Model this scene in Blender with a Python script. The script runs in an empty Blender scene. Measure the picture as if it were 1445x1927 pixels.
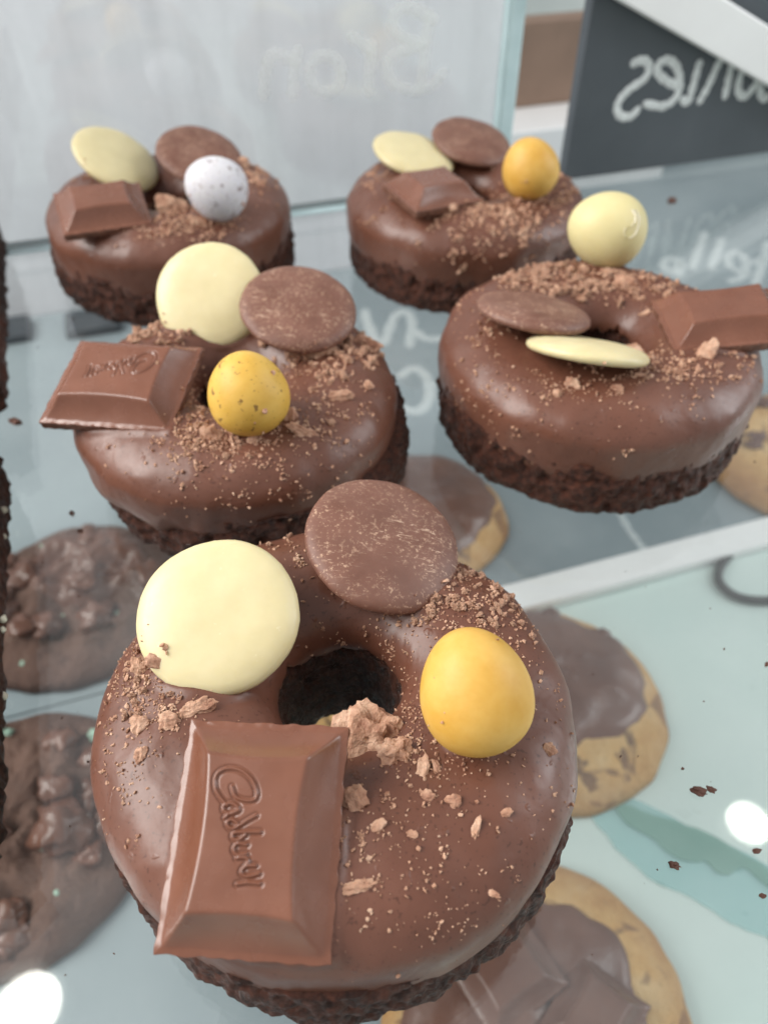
import bpy, math, random
import numpy as np
from mathutils import Vector, Matrix, noise
from mathutils.bvhtree import BVHTree

# ------------------------------------------------------------------ camera, light, exposure
S = 0.01                                   # the code below counts in centimetres
FPX, CX, CY = 1447.0, 722.5, 963.5         # lens and centre of the 1445 x 1927 photograph
PITCH, CAMH = math.radians(44.8), 13.24
scene = bpy.context.scene
cam = bpy.data.cameras.new('camera'); camo = bpy.data.objects.new('camera', cam)
scene.collection.objects.link(camo); scene.camera = camo
camo.location = (0, 0, CAMH*S); camo.rotation_euler = (math.pi/2-PITCH, 0, 0)
cam.sensor_fit = 'VERTICAL'; cam.sensor_height = 24.0; cam.lens = 24.0*FPX/1927.0
cam.clip_start = 0.002; cam.clip_end = 20
cam.dof.use_dof = True; cam.dof.focus_distance = 0.122; cam.dof.aperture_fstop = 11.5
world = bpy.data.worlds.new('World'); scene.world = world; world.use_nodes = True
wb = world.node_tree.nodes['Background']
wb.inputs[0].default_value = (0.97, 0.98, 1.0, 1); wb.inputs[1].default_value = 0.54
def area(name, loc, target, sx, sy, power, col):
    l = bpy.data.lights.new(name, 'AREA'); l.shape = 'RECTANGLE'; l.size = sx; l.size_y = sy
    l.energy = power; l.color = col
    o = bpy.data.objects.new(name, l); scene.collection.objects.link(o)
    o.location = loc; o.rotation_euler = (Vector(target)-Vector(loc)).to_track_quat('-Z', 'Y').to_euler()
area('shop_window_light', (-0.75, 0.10, 0.62), (0, 0.14, 0), 0.7, 0.6, 14.0, (1.0, 0.97, 0.93))
area('doorway_light', (1.05, 0.28, 0.55), (0, 0.2, 0), 0.4, 0.7, 6.0, (0.93, 0.97, 1.0))
scene.view_settings.view_transform = 'Standard'; scene.view_settings.look = 'None'
scene.view_settings.exposure = 0.29; scene.view_settings.gamma = 1.0
try: scene.view_settings.use_curve_mapping = False
except Exception: pass
scene.render.engine = 'CYCLES'
scene.cycles.use_denoising = True
scene.cycles.max_bounces = 10; scene.cycles.transparent_max_bounces = 24
scene.cycles.caustics_reflective = False; scene.cycles.caustics_refractive = False

# ------------------------------------------------------------------ helpers
FWD = Vector((0, math.cos(PITCH), -math.sin(PITCH))); UPV = Vector((0, math.sin(PITCH), math.cos(PITCH)))
RGT = Vector((1, 0, 0)); EYE = Vector((0, 0, CAMH))
def ray(u, v): return FWD + RGT*((u-CX)/FPX) - UPV*((v-CY)/FPX)     # one unit of depth along the axis
def on_z(u, v, z=0.0):
    d = ray(u, v); return EYE + d*((z-CAMH)/d.z)
def on_plane(u, v, p, n):
    d = ray(u, v); return EYE + d*((p-EYE).dot(n)/d.dot(n))
def depth(p): return (p-EYE).dot(FWD)
rng = random.Random(7)
nrng = np.random.default_rng(11)
COL = scene.collection
def tag(o, label=None, cat=None, group=None, kind=None):
    if label: o['label'] = label
    if cat: o['category'] = cat
    if group: o['group'] = group
    if kind: o['kind'] = kind
    return o
def empty(name, loc=(0, 0, 0)):
    o = bpy.data.objects.new(name, None); COL.objects.link(o); o.location = Vector(loc)*S
    o.empty_display_size = 0.01; return o
def mk(name, verts, faces, mats, parent=None, origin=(0, 0, 0), smooth=True, idx=None):
    """verts in world centimetres; origin = the parent's (or the object's own) place in centimetres"""
    v = (np.asarray([tuple(p) for p in verts] if not isinstance(verts, np.ndarray) else verts, float) - np.array(tuple(origin)))*S
    me = bpy.data.meshes.new(name); me.from_pydata(v.tolist(), [], [tuple(int(i) for i in f) for f in faces])
    for m in (mats if isinstance(mats, (list, tuple)) else [mats]): me.materials.append(m)
    if idx is not None: me.polygons.foreach_set('material_index', np.asarray(idx, np.int32))
    me.polygons.foreach_set('use_smooth', np.full(len(me.polygons), bool(smooth)))
    me.update()
    o = bpy.data.objects.new(name, me); COL.objects.link(o)
    if parent is not None: o.parent = parent
    else: o.location = Vector(origin)*S
    return o
def link_copy(me, name, parent, loc, rot, sc):
    o = bpy.data.objects.new(name, me); COL.objects.link(o); o.parent = parent
    o.location = Vector(loc)*S; o.rotation_euler = rot; o.scale = sc; return o
def ns(x, y, z): return noise.noise(Vector((x, y, z)))
def fbm(x, y, z, o=4):
    a, s, f = 1.0, 0.0, 1.0
    for _ in range(o): s += a*ns(x*f, y*f, z*f); a *= .5; f *= 2.03
    return s
def grid_faces(n, m, wrap_n=True, wrap_m=False, off=0):
    F = []
    for i in range(n if wrap_n else n-1):
        for j in range(m if wrap_m else m-1):
            a = i*m+j; b = ((i+1) % n)*m+j; c = ((i+1) % n)*m+(j+1) % m; d = i*m+(j+1) % m
            F.append((off+a, off+b, off+c, off+d))
    return F
def frame_box(c, ax, ay, az, sx, sy, sz, bev=0.0):
    """box with centre c, axes and full sizes; bevelled by insetting corners"""
    V = []; F = []
    hx, hy, hz = sx/2, sy/2, sz/2; b = bev
    idx = {}
    for X in (-1, 1):
        for Y in (-1, 1):
            for Z in (-1, 1):
                for k in range(3):
                    p = [X*(hx-b), Y*(hy-b), Z*(hz-b)]; p[k] = (X*hx, Y*hy, Z*hz)[k]
                    idx[(X, Y, Z, k)] = len(V); V.append(c+ax*p[0]+ay*p[1]+az*p[2])
    for k in range(3):
        for s in (-1, 1):
            o = [i for i in range(3) if i != k]; ring = []
            for a_, b_ in ((-1, -1), (1, -1), (1, 1), (-1, 1)):
                q = [0, 0, 0]; q[k] = s; q[o[0]] = a_; q[o[1]] = b_; ring.append(idx[(q[0], q[1], q[2], k)])
            F.append(ring)
    if b > 0:
        for k in range(3):
            o = [i for i in range(3) if i != k]
            for a_ in (-1, 1):
                for b_ in (-1, 1):
                    r = []
                    for s, kk in ((-1, o[0]), (1, o[0]), (1, o[1]), (-1, o[1])):
                        q = [0, 0, 0]; q[k] = s; q[o[0]] = a_; q[o[1]] = b_; r.append(idx[(q[0], q[1], q[2], kk)])
                    F.append(r)
        for X in (-1, 1):
            for Y in (-1, 1):
                for Z in (-1, 1): F.append([idx[(X, Y, Z, k)] for k in range(3)])
    return V, F
def fix_normals(o):
    import bmesh
    bm = bmesh.new(); bm.from_mesh(o.data); bmesh.ops.remove_doubles(bm, verts=bm.verts, dist=1e-7)
    bmesh.ops.recalc_face_normals(bm, faces=bm.faces); bm.to_mesh(o.data); bm.free(); return o

# ------------------------------------------------------------------ materials
class NT:
    def __init__(self, name):
        self.m = bpy.data.materials.new(name); self.m.use_nodes = True
        self.t = self.m.node_tree; self.b = self.t.nodes['Principled BSDF']; self.out = self.t.nodes['Material Output']
        self.tc = self.t.nodes.new('ShaderNodeTexCoord')
    def n(self, kind, **kw):
        k = self.t.nodes.new(kind)
        for a, v in kw.items(): setattr(k, a, v)
        return k
    def l(self, a, b): self.t.links.new(a, b)
    def noise(self, scale, detail=4, rough=.55, vec=None, dist=0.0):
        k = self.n('ShaderNodeTexNoise'); k.inputs['Scale'].default_value = scale; k.inputs['Detail'].default_value = detail
        k.inputs['Roughness'].default_value = rough; k.inputs['Distortion'].default_value = dist
        self.l(vec or self.tc.outputs['Object'], k.inputs['Vector']); return k.outputs['Fac']
    def ramp(self, fac, stops):
        r = self.n('ShaderNodeValToRGB'); e = r.color_ramp.elements
        while len(e) < len(stops): e.new(.5)
        for q, (p, c) in zip(e, stops): q.position = p; q.color = (*c, 1) if len(c) == 3 else c
        self.l(fac, r.inputs['Fac']); return r.outputs['Color']
    def mapr(self, fac, a, b, c=0.0, d=1.0):
        r = self.n('ShaderNodeMapRange'); r.inputs[1].default_value = a; r.inputs[2].default_value = b
        r.inputs[3].default_value = c; r.inputs[4].default_value = d; self.l(fac, r.inputs[0]); return r.outputs[0]
    def mix(self, fac, a, b):
        k = self.n('ShaderNodeMix', data_type='RGBA')
        if isinstance(fac, float): k.inputs[0].default_value = fac
        else: self.l(fac, k.inputs[0])
        for i, x in ((6, a), (7, b)):
            if isinstance(x, tuple): k.inputs[i].default_value = (*x, 1)
            else: self.l(x, k.inputs[i])
        return k.outputs[2]
    def bump(self, fac, strength, dist, prev=None):
        k = self.n('ShaderNodeBump'); k.inputs['Strength'].default_value = strength; k.inputs['Distance'].default_value = dist
        self.l(fac, k.inputs['Height'])
        if prev: self.l(prev, k.inputs['Normal'])
        return k.outputs['Normal']
    def mapping(self, scale, rot=(0, 0, 0)):
        k = self.n('ShaderNodeMapping'); k.inputs['Scale'].default_value = scale; k.inputs['Rotation'].default_value = rot
        self.l(self.tc.outputs['Object'], k.inputs['Vector']); return k.outputs['Vector']
    def done(self, col=None, rough=None, normal=None, sss=0, sssr=(.3, .15, .08), spec=None, coat=0, coat_rough=.2, transmission=0):
        b = self.b
        if col is not None:
            if isinstance(col, tuple): b.inputs['Base Color'].default_value = (*col, 1)
            else: self.l(col, b.inputs['Base Color'])
        if rough is not None:
            if isinstance(rough, float): b.inputs['Roughness'].default_value = rough
            else: self.l(rough, b.inputs['Roughness'])
        if normal is not None: self.l(normal, b.inputs['Normal'])
        if sss:
            b.inputs['Subsurface Weight'].default_value = sss; b.inputs['Subsurface Radius'].default_value = sssr
            b.inputs['Subsurface Scale'].default_value = 0.004
        if spec is not None: b.inputs['Specular IOR Level'].default_value = spec
        if coat: b.inputs['Coat Weight'].default_value = coat; b.inputs['Coat Roughness'].default_value = coat_rough
        return self.m
def mat_coating():
    k = NT('milk_chocolate_coating')
    big = k.noise(55, 3); fine = k.noise(900, 3); spots = k.noise(1500, 1, .4)
    c = k.ramp(big, [(.3, (.106, .0405, .0245)), (.7, (.148, .060, .038))])
    c = k.mix(k.mapr(spots, .64, .72, 0, .6), c, (.05, .017, .010)); c = k.mix(k.mapr(k.noise(24, 4, .6, None, .8), .5, .72, 0, .35), c, (.180, .080, .054))
    r = k.mapr(k.noise(130, 4), .3, .7, .30, .48)
    nb = k.bump(k.noise(110, 3, .5, None, .6), .16, .0022); nb = k.bump(fine, .07, .0003, nb); nb = k.bump(k.mapr(k.noise(420, 2, .4), .68, .76), .35, .0004, nb)
    return k.done(c, r, nb, sss=.10, spec=.40)
def mat_square():
    k = NT('moulded_milk_chocolate')
    c = k.ramp(k.noise(120, 3), [(.3, (.148, .056, .032)), (.7, (.186, .075, .045))])
    nb = k.bump(k.noise(700, 3), .05, .0003)
    return k.done(c, k.mapr(k.noise(200, 3), .3, .7, .20, .31), nb, sss=.06, spec=.5)
def mat_broken():
    k = NT('snapped_chocolate_edge')
    c = k.ramp(k.noise(420, 5), [(.3, (.09, .037, .022)), (.55, (.16, .070, .043)), (.75, (.26, .135, .09))])
    nb = k.bump(k.noise(500, 5), .6, .001)
    return k.done(c, .6, nb)
def mat_milk_button():
    k = NT('scuffed_milk_chocolate_button')
    base = k.ramp(k.noise(180, 4), [(.3, (.132, .056, .037)), (.7, (.180, .082, .057))])
    sp = k.mapr(k.noise(1300, 5, .75), .545, .62)
    sc = k.mapr(k.noise(1.0, 4, .7, k.mapping((260, 1500, 900), (0.5, 0.3, .8)), 1.2), .59, .66)
    pt = k.mapr(k.noise(170, 3, .6), .38, .58); pt2 = k.mapr(k.noise(90, 2), .42, .6)
    def mul(a, b):
        q = k.n('ShaderNodeMath', operation='MULTIPLY'); k.l(a, q.inputs[0]); k.l(b, q.inputs[1]); return q.outputs[0]
    c = k.mix(mul(sp, pt), base, (.44, .28, .19)); c = k.mix(mul(sc, pt2), c, (.52, .36, .26))
    c = k.mix(k.mapr(k.noise(60, 3), .45, .75, 0, .3), c, (.23, .14, .11))
    nb = k.bump(k.noise(900, 4), .12, .0004)
    return k.done(c, .52, nb, sss=.08, spec=.4)
def mat_white_choc():
    k = NT('white_chocolate')
    c = k.ramp(k.noise(160, 4), [(.3, (.59, .51, .29)), (.7, (.655, .575, .345))])
    c = k.mix(k.mapr(k.noise(700, 3), .68, .76, 0, .5), c, (.74, .69, .50))
    nb = k.bump(k.noise(800, 3), .06, .0003)
    return k.done(c, k.mapr(k.noise(240, 3), .3, .7, .33, .48), nb, sss=.35, sssr=(.6, .45, .2), spec=.4)
def mat_egg(name, a, b, speck, lo):
    k = NT(name)
    c = k.ramp(k.noise(150, 5, .6), [(.3, a), (.7, b)])
    sp = k.noise(380, 3, .55); c = k.mix(k.mapr(sp, lo+.02, lo+.05, 0, .75), c, speck)
    sp2 = k.noise(1500, 1, .5); c = k.mix(k.mapr(sp2, lo+.06, lo+.1, 0, .5), c, speck)
    nb = k.bump(k.noise(350, 4), .08, .0005); nb = k.bump(k.noise(2200, 3), .08, .0002, nb)
    return k.done(c, .50, nb, sss=.15, sssr=(.5, .3, .1), spec=.35)
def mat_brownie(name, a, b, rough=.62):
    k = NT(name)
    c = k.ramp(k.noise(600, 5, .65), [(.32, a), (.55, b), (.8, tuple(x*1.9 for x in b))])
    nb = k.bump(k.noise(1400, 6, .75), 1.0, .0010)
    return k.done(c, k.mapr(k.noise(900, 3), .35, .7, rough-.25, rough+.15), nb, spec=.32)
def mat_crumb():
    k = NT('chocolate_crumb')
    oi = k.n('ShaderNodeObjectInfo')
    c = k.ramp(k.noise(350, 3), [(.3, (.28, .130, .078)), (.5, (.46, .26, .17)), (.75, (.66, .44, .31))])
    nb = k.bump(k.noise(1800, 4), .7, .0005)
    return k.done(c, .75, nb, sss=.1)
def mat_cookie(name, lo, mid, hi, swirl, amt, rimc):
    k = NT(name)
    c = k.ramp(k.noise(70, 6, .6), [(.28, lo), (.5, mid), (.75, hi)])
    sw = k.noise(38, 3, .5, None, 1.6); c = k.mix(k.mapr(sw, .60-amt, .66-amt, 0, .85), c, swirl)
    ln = k.n('ShaderNodeVectorMath', operation='LENGTH'); k.l(k.tc.outputs['Object'], ln.inputs[0])
    ad = k.n('ShaderNodeMath', operation='MULTIPLY_ADD'); k.l(k.noise(60, 3), ad.inputs[0]); ad.inputs[1].default_value = .012; k.l(ln.outputs['Value'], ad.inputs[2])
    c = k.mix(k.mapr(ad.outputs[0], .040, .053, 0, .75), c, rimc)                # browned rim
    c = k.mix(k.mapr(k.noise(420, 4, .7), .6, .7, 0, .45), c, tuple(x*.45 for x in mid))
    nb = k.bump(k.noise(260, 6, .65), .9, .003)
    return k.done(c, .7, nb)
def mat_plain(name, c1, c2, scale, rough=.6, bump=.15, bd=.0006, spec=.5):
    k = NT(name)
    c = k.ramp(k.noise(scale, 5), [(.3, c1), (.7, c2)])
    return k.done(c, rough, k.bump(k.noise(scale*6, 4), bump, bd), spec=spec)
def mat_glass(name, tint, dust, dust_haze_col=(.75, .8, .8), f0=.045):
    """clear sheet glass: straight-through transmission, Fresnel mirror and a thin film of dust and smears, with reflected haze painted in"""
    k = NT(name); t = k.t; t.nodes.remove(k.b)
    lw = k.n('ShaderNodeLayerWeight'); lw.inputs['Blend'].default_value = .5
    p = k.n('ShaderNodeMath', operation='POWER'); k.l(lw.outputs['Facing'], p.inputs[0]); p.inputs[1].default_value = 5.0
    fr = k.n('ShaderNodeMath', operation='MULTIPLY_ADD'); k.l(p.outputs[0], fr.inputs[0]); fr.inputs[1].default_value = 1-f0; fr.inputs[2].default_value = f0
    tr = k.n('ShaderNodeBsdfTransparent'); tr.inputs[0].default_value = (*tint, 1)
    gl = k.n('ShaderNodeBsdfGlossy'); gl.inputs['Roughness'].default_value = 0.0; gl.inputs['Color'].default_value = (1, 1, 1, 1)
    df = k.n('ShaderNodeBsdfDiffuse'); df.inputs[0].default_value = (*dust_haze_col, 1)  # pale diffuse coat: dust and smears plus a painted veil of reflections
    m1 = k.n('ShaderNodeMixShader'); k.l(k.mapr(k.noise(45, 6, .65), .45, .78, dust*.35, dust*2.6), m1.inputs[0]); k.l(tr.outputs[0], m1.inputs[1]); k.l(df.outputs[0], m1.inputs[2])
    m2 = k.n('ShaderNodeMixShader'); k.l(fr.outputs[0], m2.inputs[0]); k.l(m1.outputs[0], m2.inputs[1]); k.l(gl.outputs[0], m2.inputs[2])
    k.l(m2.outputs[0], k.out.inputs['Surface']); return k.m
def mat_chalk(name, alpha, col):
    k = NT(name); b = k.b
    b.inputs['Base Color'].default_value = (*col, 1); b.inputs['Roughness'].default_value = .9
    k.l(k.mapr(k.noise(500, 4), .3, .7, alpha*.75, min(1, alpha*1.15)), b.inputs['Alpha']); return k.m
def mat_emit(name, col, s):
    k = NT(name); b = k.b; b.inputs['Base Color'].default_value = (1, 1, 1, 1)
    b.inputs['Emission Color'].default_value = (*col, 1); b.inputs['Emission Strength'].default_value = s; return k.m
def mat_wall():
    k = NT('whitewashed_wood')
    g = k.noise(1.0, 6, .6, k.mapping((55, 55, 5)))
    g2 = k.noise(1.0, 4, .6, k.mapping((14, 14, 2)))
    c = k.ramp(g, [(.3, (.70, .70, .72)), (.6, (.82, .82, .84)), (.8, (.88, .88, .89))])
    c = k.mix(k.mapr(g2, .4, .7, 0, .35), c, (.72, .72, .77))
    return k.done(c, .55, k.bump(g, .2, .001))
M = dict(coat=mat_coating(), square=mat_square(), broken=mat_broken(), mbut=mat_milk_button(), white=mat_white_choc(),
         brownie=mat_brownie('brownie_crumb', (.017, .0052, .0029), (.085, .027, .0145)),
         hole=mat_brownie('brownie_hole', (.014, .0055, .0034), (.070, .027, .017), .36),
         crumb=mat_crumb(), glass=mat_glass('shelf_glass', (.975, .986, .983), .020),
         panel=mat_glass('panel_glass', (.975, .982, .982), .03),
         glassedge=mat_plain('glass_edge', (.12, .16, .18), (.17, .22, .24), 60, .2, .02, .0002),
         paneledge=mat_plain('pale_glass_edge', (.46, .62, .64), (.60, .76, .78), 60, .2, .02, .0002),
         wall=mat_wall(), deck=mat_plain('aqua_laminate', (.56, .68, .64), (.63, .73, .69), 14, .35, .03, .0003),
         slate=mat_plain('slate', (.050, .060, .070), (.074, .086, .098), 22, .55, .15, .0004),
         slate2=mat_plain('grey_board', (.20, .245, .265), (.27, .32, .335), 9, .5, .08, .0004),
         chalk=mat_chalk('chalk', .85, (.80, .84, .83)), letter_reflection=mat_chalk('reflected_lettering', .30, (.88, .93, .90)),
         chalk3=mat_chalk('chalk_on_board', .6, (.72, .78, .78)),
         whiteplastic=mat_plain('white_plastic', (.82, .82, .81), (.87, .87, .86), 40, .4, .03, .0003),
         woodbox=mat_plain('brown_board', (.21, .135, .095), (.27, .175, .125), 30, .6, .1, .0005),
         dark=mat_plain('dark_grey_block', (.04, .05, .06), (.07, .08, .09), 30, .6, .1, .0005),
         black=mat_plain('black_cord', (.015, .018, .02), (.03, .035, .035), 80, .5, .2, .0005),
         teal=mat_plain('teal_layer', (.24, .45, .38), (.30, .52, .44), 40, .45, .1, .0004),
         aqua=mat_plain('aqua_layer', (.42, .70, .69), (.50, .76, .75), 30, .4, .1, .0004),
         cookie=mat_cookie('golden_cookie', (.54, .27, .085), (.70, .43, .17), (.80, .58, .31), (.13, .066, .046), .05, (.46, .22, .075)),
         cookie2=mat_cookie('chocolate_cookie', (.085, .040, .027), (.13, .066, .046), (.19, .105, .078), (.075, .036, .027), .0, (.09, .042, .03)),
         spread=mat_plain('chocolate_spread', (.115, .048, .031), (.165, .075, .050), 60, .34, .2, .001),
         mint=mat_plain('mint_chip', (.30, .46, .36), (.42, .58, .46), 120, .5, .2, .0005),
         backwall=mat_plain('grey_wall', (.42, .45, .44), (.50, .52, .51), 8, .7, .05, .0005),
         chip=mat_plain('white_sugar', (.82, .80, .76), (.88, .86, .82), 200, .6, .2, .0003),
         bits=mat_plain('pale_sprinkle', (.60, .56, .42), (.72, .68, .55), 200, .6, .2, .0003))
M['darkcrumb'] = mat_plain('dark_crumb', (.06, .022, .013), (.13, .055, .035), 300, .7, .5, .0006)
M['egg_yellow'] = mat_egg('yellow_sugar_shell', (.56, .305, .048), (.66, .41, .105), (.40, .18, .05), .75)
M['egg_yellow_speckled'] = mat_egg('speckled_yellow_shell', (.55, .315, .045), (.66, .42, .095), (.13, .055, .02), .63)
M['egg_pale'] = mat_egg('pale_yellow_shell', (.59, .515, .26), (.64, .565, .30), (.7, .6, .35), .80)
M['egg_white'] = mat_egg('speckled_white_shell', (.56, .55, .58), (.64, .63, .65), (.16, .10, .09), .585)

# ------------------------------------------------------------------ the setting
A = on_z(0, 458); B = on_z(1445, 265)
E = (B-A).normalized(); P = Vector((-E.y, E.x, 0)); Z = Vector((0, 0, 1))     # along and across the shelf's back edge
def along(q): return q.dot(E)
def across(q): return q.dot(P)
def EP(a, p, z=0.0): return E*a + P*p + Z*z
edge_p = across(A)
DECK = -13.0
V, F = frame_box(EP(10, 40, DECK-1.0), E, P, Z, 260, 200, 2.0, .05)
tag(mk('counter', V, F, M['deck'], smooth=False), kind='structure')
wall_p = across(on_z(100, 598, DECK)); wall_r = along(on_plane(957, 200, EP(0, wall_p), P))
V, F = frame_box(EP((wall_r-140)/2, wall_p+1.0, DECK+22), E, P, Z, wall_r+140, 2.0, 44-.02, .05)
tag(mk('wall', V, F, M['wall'], smooth=False), kind='structure')
V, F = frame_box(EP(40, wall_p+62, DECK+40), E, P, Z, 320, 2.0, 80-.02, .05)
tag(mk('back_wall', V, F, M['backwall'], smooth=False), kind='structure')

# glass shelf the cakes stand on
shelf = empty('glass_shelf', EP(5, edge_p-30, -.4))
tag(shelf, 'clear glass shelf carrying the chocolate ring cakes above the cookies', 'shelf')
V, F = frame_box(EP(5, edge_p-30, -.2), E, P, Z, 90, 60, .4, .03)
fi = [1 if i not in (4, 5) else 0 for i in range(len(F))]
fix_normals(mk('glass_sheet', V, F, [M['glass'], M['glassedge']], shelf, EP(5, edge_p-30, -.4), smooth=False, idx=fi))

# glass partition standing on the back of the shelf, reflected lettering painted on it
pan_p = edge_p-1.0
pr = along(on_plane(940, 225, EP(0, pan_p-.25), P))
panel = empty('glass_partition', EP(pr-25, pan_p, 0))
tag(panel, 'upright clear glass panel with pale cut edge and faint reflected lettering', 'glass panel')
V, F = frame_box(EP(pr-25, pan_p, 11.02), E, P, Z, 50, .5, 22, .03)
fi = [1 if i not in (2, 3) else 0 for i in range(len(F))]
fix_normals(mk('glass_sheet', V, F, [M['panel'], M['paneledge']], panel, EP(pr-25, pan_p, 0), smooth=False, idx=fi))

V, F = frame_box(EP(pr+.32, pan_p, 11.02), E, P, Z, .62, .56, 22, .08)
fix_normals(mk('polished_edge', V, F, M['paneledge'], panel, EP(pr-25, pan_p, 0), smooth=False))

def smooth_line(pts, n=6):
    out = []
    for i in range(len(pts)-1):
        p0 = pts[max(i-1, 0)]; p1 = pts[i]; p2 = pts[i+1]; p3 = pts[min(i+2, len(pts)-1)]
        for k in range(n):
            t = k/n
            out.append(tuple(.5*((2*b)+(-a+c)*t+(2*a-5*b+4*c-d)*t*t+(-a+3*b-3*c+d)*t**3) for a, b, c, d in zip(p0, p1, p2, p3)))
    out.append(tuple(pts[-1])); return out
def ribbon(lines, p0, nrm, width, lift, thick):
    """chalk strokes: rounded bands lying on a plane"""
    V, F = [], []
    for ln in lines:
        q = [on_plane(u, v, p0, nrm) for u, v in smooth_line(ln)]
        d0 = (q[0]-q[1]).normalized(); d1 = (q[-1]-q[-2]).normalized()
        q = [q[0]+d0*width*.5]+q+[q[-1]+d1*width*.5]
        base = len(V)
        for i, c in enumerate(q):
            t = (q[min(i+1, len(q)-1)]-q[max(i-1, 0)]).normalized(); s = nrm.cross(t).normalized()
            w = width*.5*(.45 if i in (0, len(q)-1) else 1.0)*(1+.12*math.sin(i*1.7))
            for a, h in ((-1, 0), (-.6, 1), (.6, 1), (1, 0)): V.append(c+s*a*w+nrm*(lift+h*thick))
        for i in range(len(q)-1):
            for j in range(3): F.append((base+i*4+j, base+i*4+4+j, base+i*4+5+j, base+i*4+1+j))
    return V, F
def crop(pts, s, ox, oy): return [(ox+x/s, oy+y/s) for x, y in pts]
def letters(parent, orig, defs, sc, ox, oy, p0, nrm, width, lift, mat):
    for lines in defs:
        V, F = ribbon([crop(l, sc, ox, oy) for l in lines], p0, nrm, width, lift, .02)
        mk('letter', V, F, mat, parent, orig)
ell = [(400+90*math.cos(t*.5236), 420+105*math.sin(t*.5236)) for t in range(13)]
letters(panel, EP(pr-25, pan_p, 0), [
    [[(990, 100), (965, 250), (950, 400), (940, 500)], [(1010, 112), (930, 62), (850, 45), (792, 80), (780, 150), (830, 210), (950, 250)],
     [(940, 262), (800, 300), (745, 380), (780, 470), (880, 510), (990, 490), (1062, 415)]],
    [[(662, 250), (650, 380), (645, 510)], [(652, 290), (600, 240), (548, 212)]],
    [ell],
    [[(240, 290), (225, 420), (215, 540)], [(222, 345), (140, 310), (85, 325), (60, 420), (50, 540)]]],
    3.01, 480, 0, EP(0, pan_p-.25), -P, .42, .004, M['letter_reflection'])

# slate sign with chalk lettering, standing on the shelf's back edge
sl = along(on_plane(1066, 305, EP(0, pan_p-.3), P))
sign = empty('slate_sign', EP(sl+15, pan_p, 0))
tag(sign, 'dark slate sign with large white mirrored chalk letters at the shelf back', 'sign')
V, F = frame_box(EP(sl+15, pan_p, 8.02), E, P, Z, 30, .6, 16, .04)
fix_normals(mk('slate_panel', V, F, M['slate'], sign, EP(sl+15, pan_p, 0), smooth=False))
letters(sign, EP(sl+15, pan_p, 0), [
    [[(775, 315), (820, 300), (850, 330), (830, 390), (760, 440), (710, 490), (690, 540), (710, 580), (760, 580), (790, 550)]],
    [[(1003, 437), (930, 400), (890, 355), (905, 315), (950, 300), (990, 340), (1003, 420), (980, 490), (920, 530), (835, 518)]],
    [[(1100, 318), (1072, 420), (1045, 505), (1018, 498)]],
    [[(1105, 500), (1150, 420), (1200, 310), (1240, 280), (1265, 305), (1245, 400), (1230, 475)]],
    [[(1345, 270), (1300, 400), (1298, 460), (1330, 480), (1380, 420), (1410, 350), (1405, 460), (1435, 490), (1490, 420), (1520, 290)]]],
    2.651, 900, 0, EP(0, pan_p-.3), -P, .34, .004, M['chalk'])
# white strip leaning across the sign
q0 = on_plane(1190, -45, EP(0, pan_p-.8), P); q1 = on_plane(1600, 201, EP(0, pan_p-.8), P)
dd = (q1-q0).normalized(); k = (0.0-q1.z)/dd.z; q1 = q1+dd*k*.93
V, F = frame_box((q0-dd*6+q1)/2, dd, P.cross(dd), P, (q1-q0).length+6, 1.7, .5, .08)
fix_normals(tag(mk('white_strip', V, F, M['whiteplastic'], None, q1, smooth=False), 'white plastic strip leaning diagonally across the slate sign', 'strip'))

# brown board on a white ledge seen past the glass edge
lz = -7.6
lp = across(on_z(1010, 235, lz)); la = along(on_z(1010, 235, lz))
V, F = frame_box(EP(la+1, lp+6, (lz+DECK)/2), E, P, Z, 22, 14, lz-DECK-.02, .1)
fix_normals(tag(mk('white_ledge', V, F, M['whiteplastic'], None, EP(la, lp, DECK), smooth=False), 'white ledge behind the glass edge under a brown board', 'ledge'))
bz = on_plane(1010, 40, EP(0, lp+4), P).z
V, F = frame_box(EP(la+1, lp+5, (lz+bz)/2+.01), E, P, Z, 18, 2.0, bz-lz, .1)
fix_normals(tag(mk('brown_board', V, F, M['woodbox'], None, EP(la, lp+5, lz), smooth=False), 'brown board standing on the white ledge beyond the glass edge', 'board'))

# grey board lying on the counter below the shelf, with chalk words, and its white front strip
sp = across(on_z(1050, 1088, DECK))
bp0, bp1 = sp, wall_p+58
gb = empty('grey_board', EP(8, sp, DECK))
tag(gb, 'grey blue board lying under the glass shelf with pale mirrored chalk words', 'board')
bl, br = -62, 62
V1, F1 = frame_box(EP((bl+br)/2, (sp+wall_p-.1)/2, DECK+.2), E, P, Z, br-bl, wall_p-.1-sp, .36, .03)
fix_normals(mk('board_sheet', V1, F1, M['slate2'], gb, EP(8, sp, DECK), smooth=False))
V1, F1 = frame_box(EP((wall_r+.3+br)/2, (wall_p+bp1)/2-.05, DECK+.2), E, P, Z, br-wall_r-.3, bp1-wall_p, .36, .03)
fix_normals(mk('board_sheet', V1, F1, M['slate2'], gb, EP(8, sp, DECK), smooth=False))
el = along(on_z(560, 1225, DECK))
V1, F1 = frame_box(EP((bl+el-.02)/2, sp-15.05, DECK+.2), E, P, Z, el-.02-bl, 30, .36, .03)
fix_normals(mk('board_sheet', V1, F1, M['slate2'], gb, EP(8, sp, DECK), smooth=False))
bt = EP(0, 0, DECK+.38)
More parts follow.
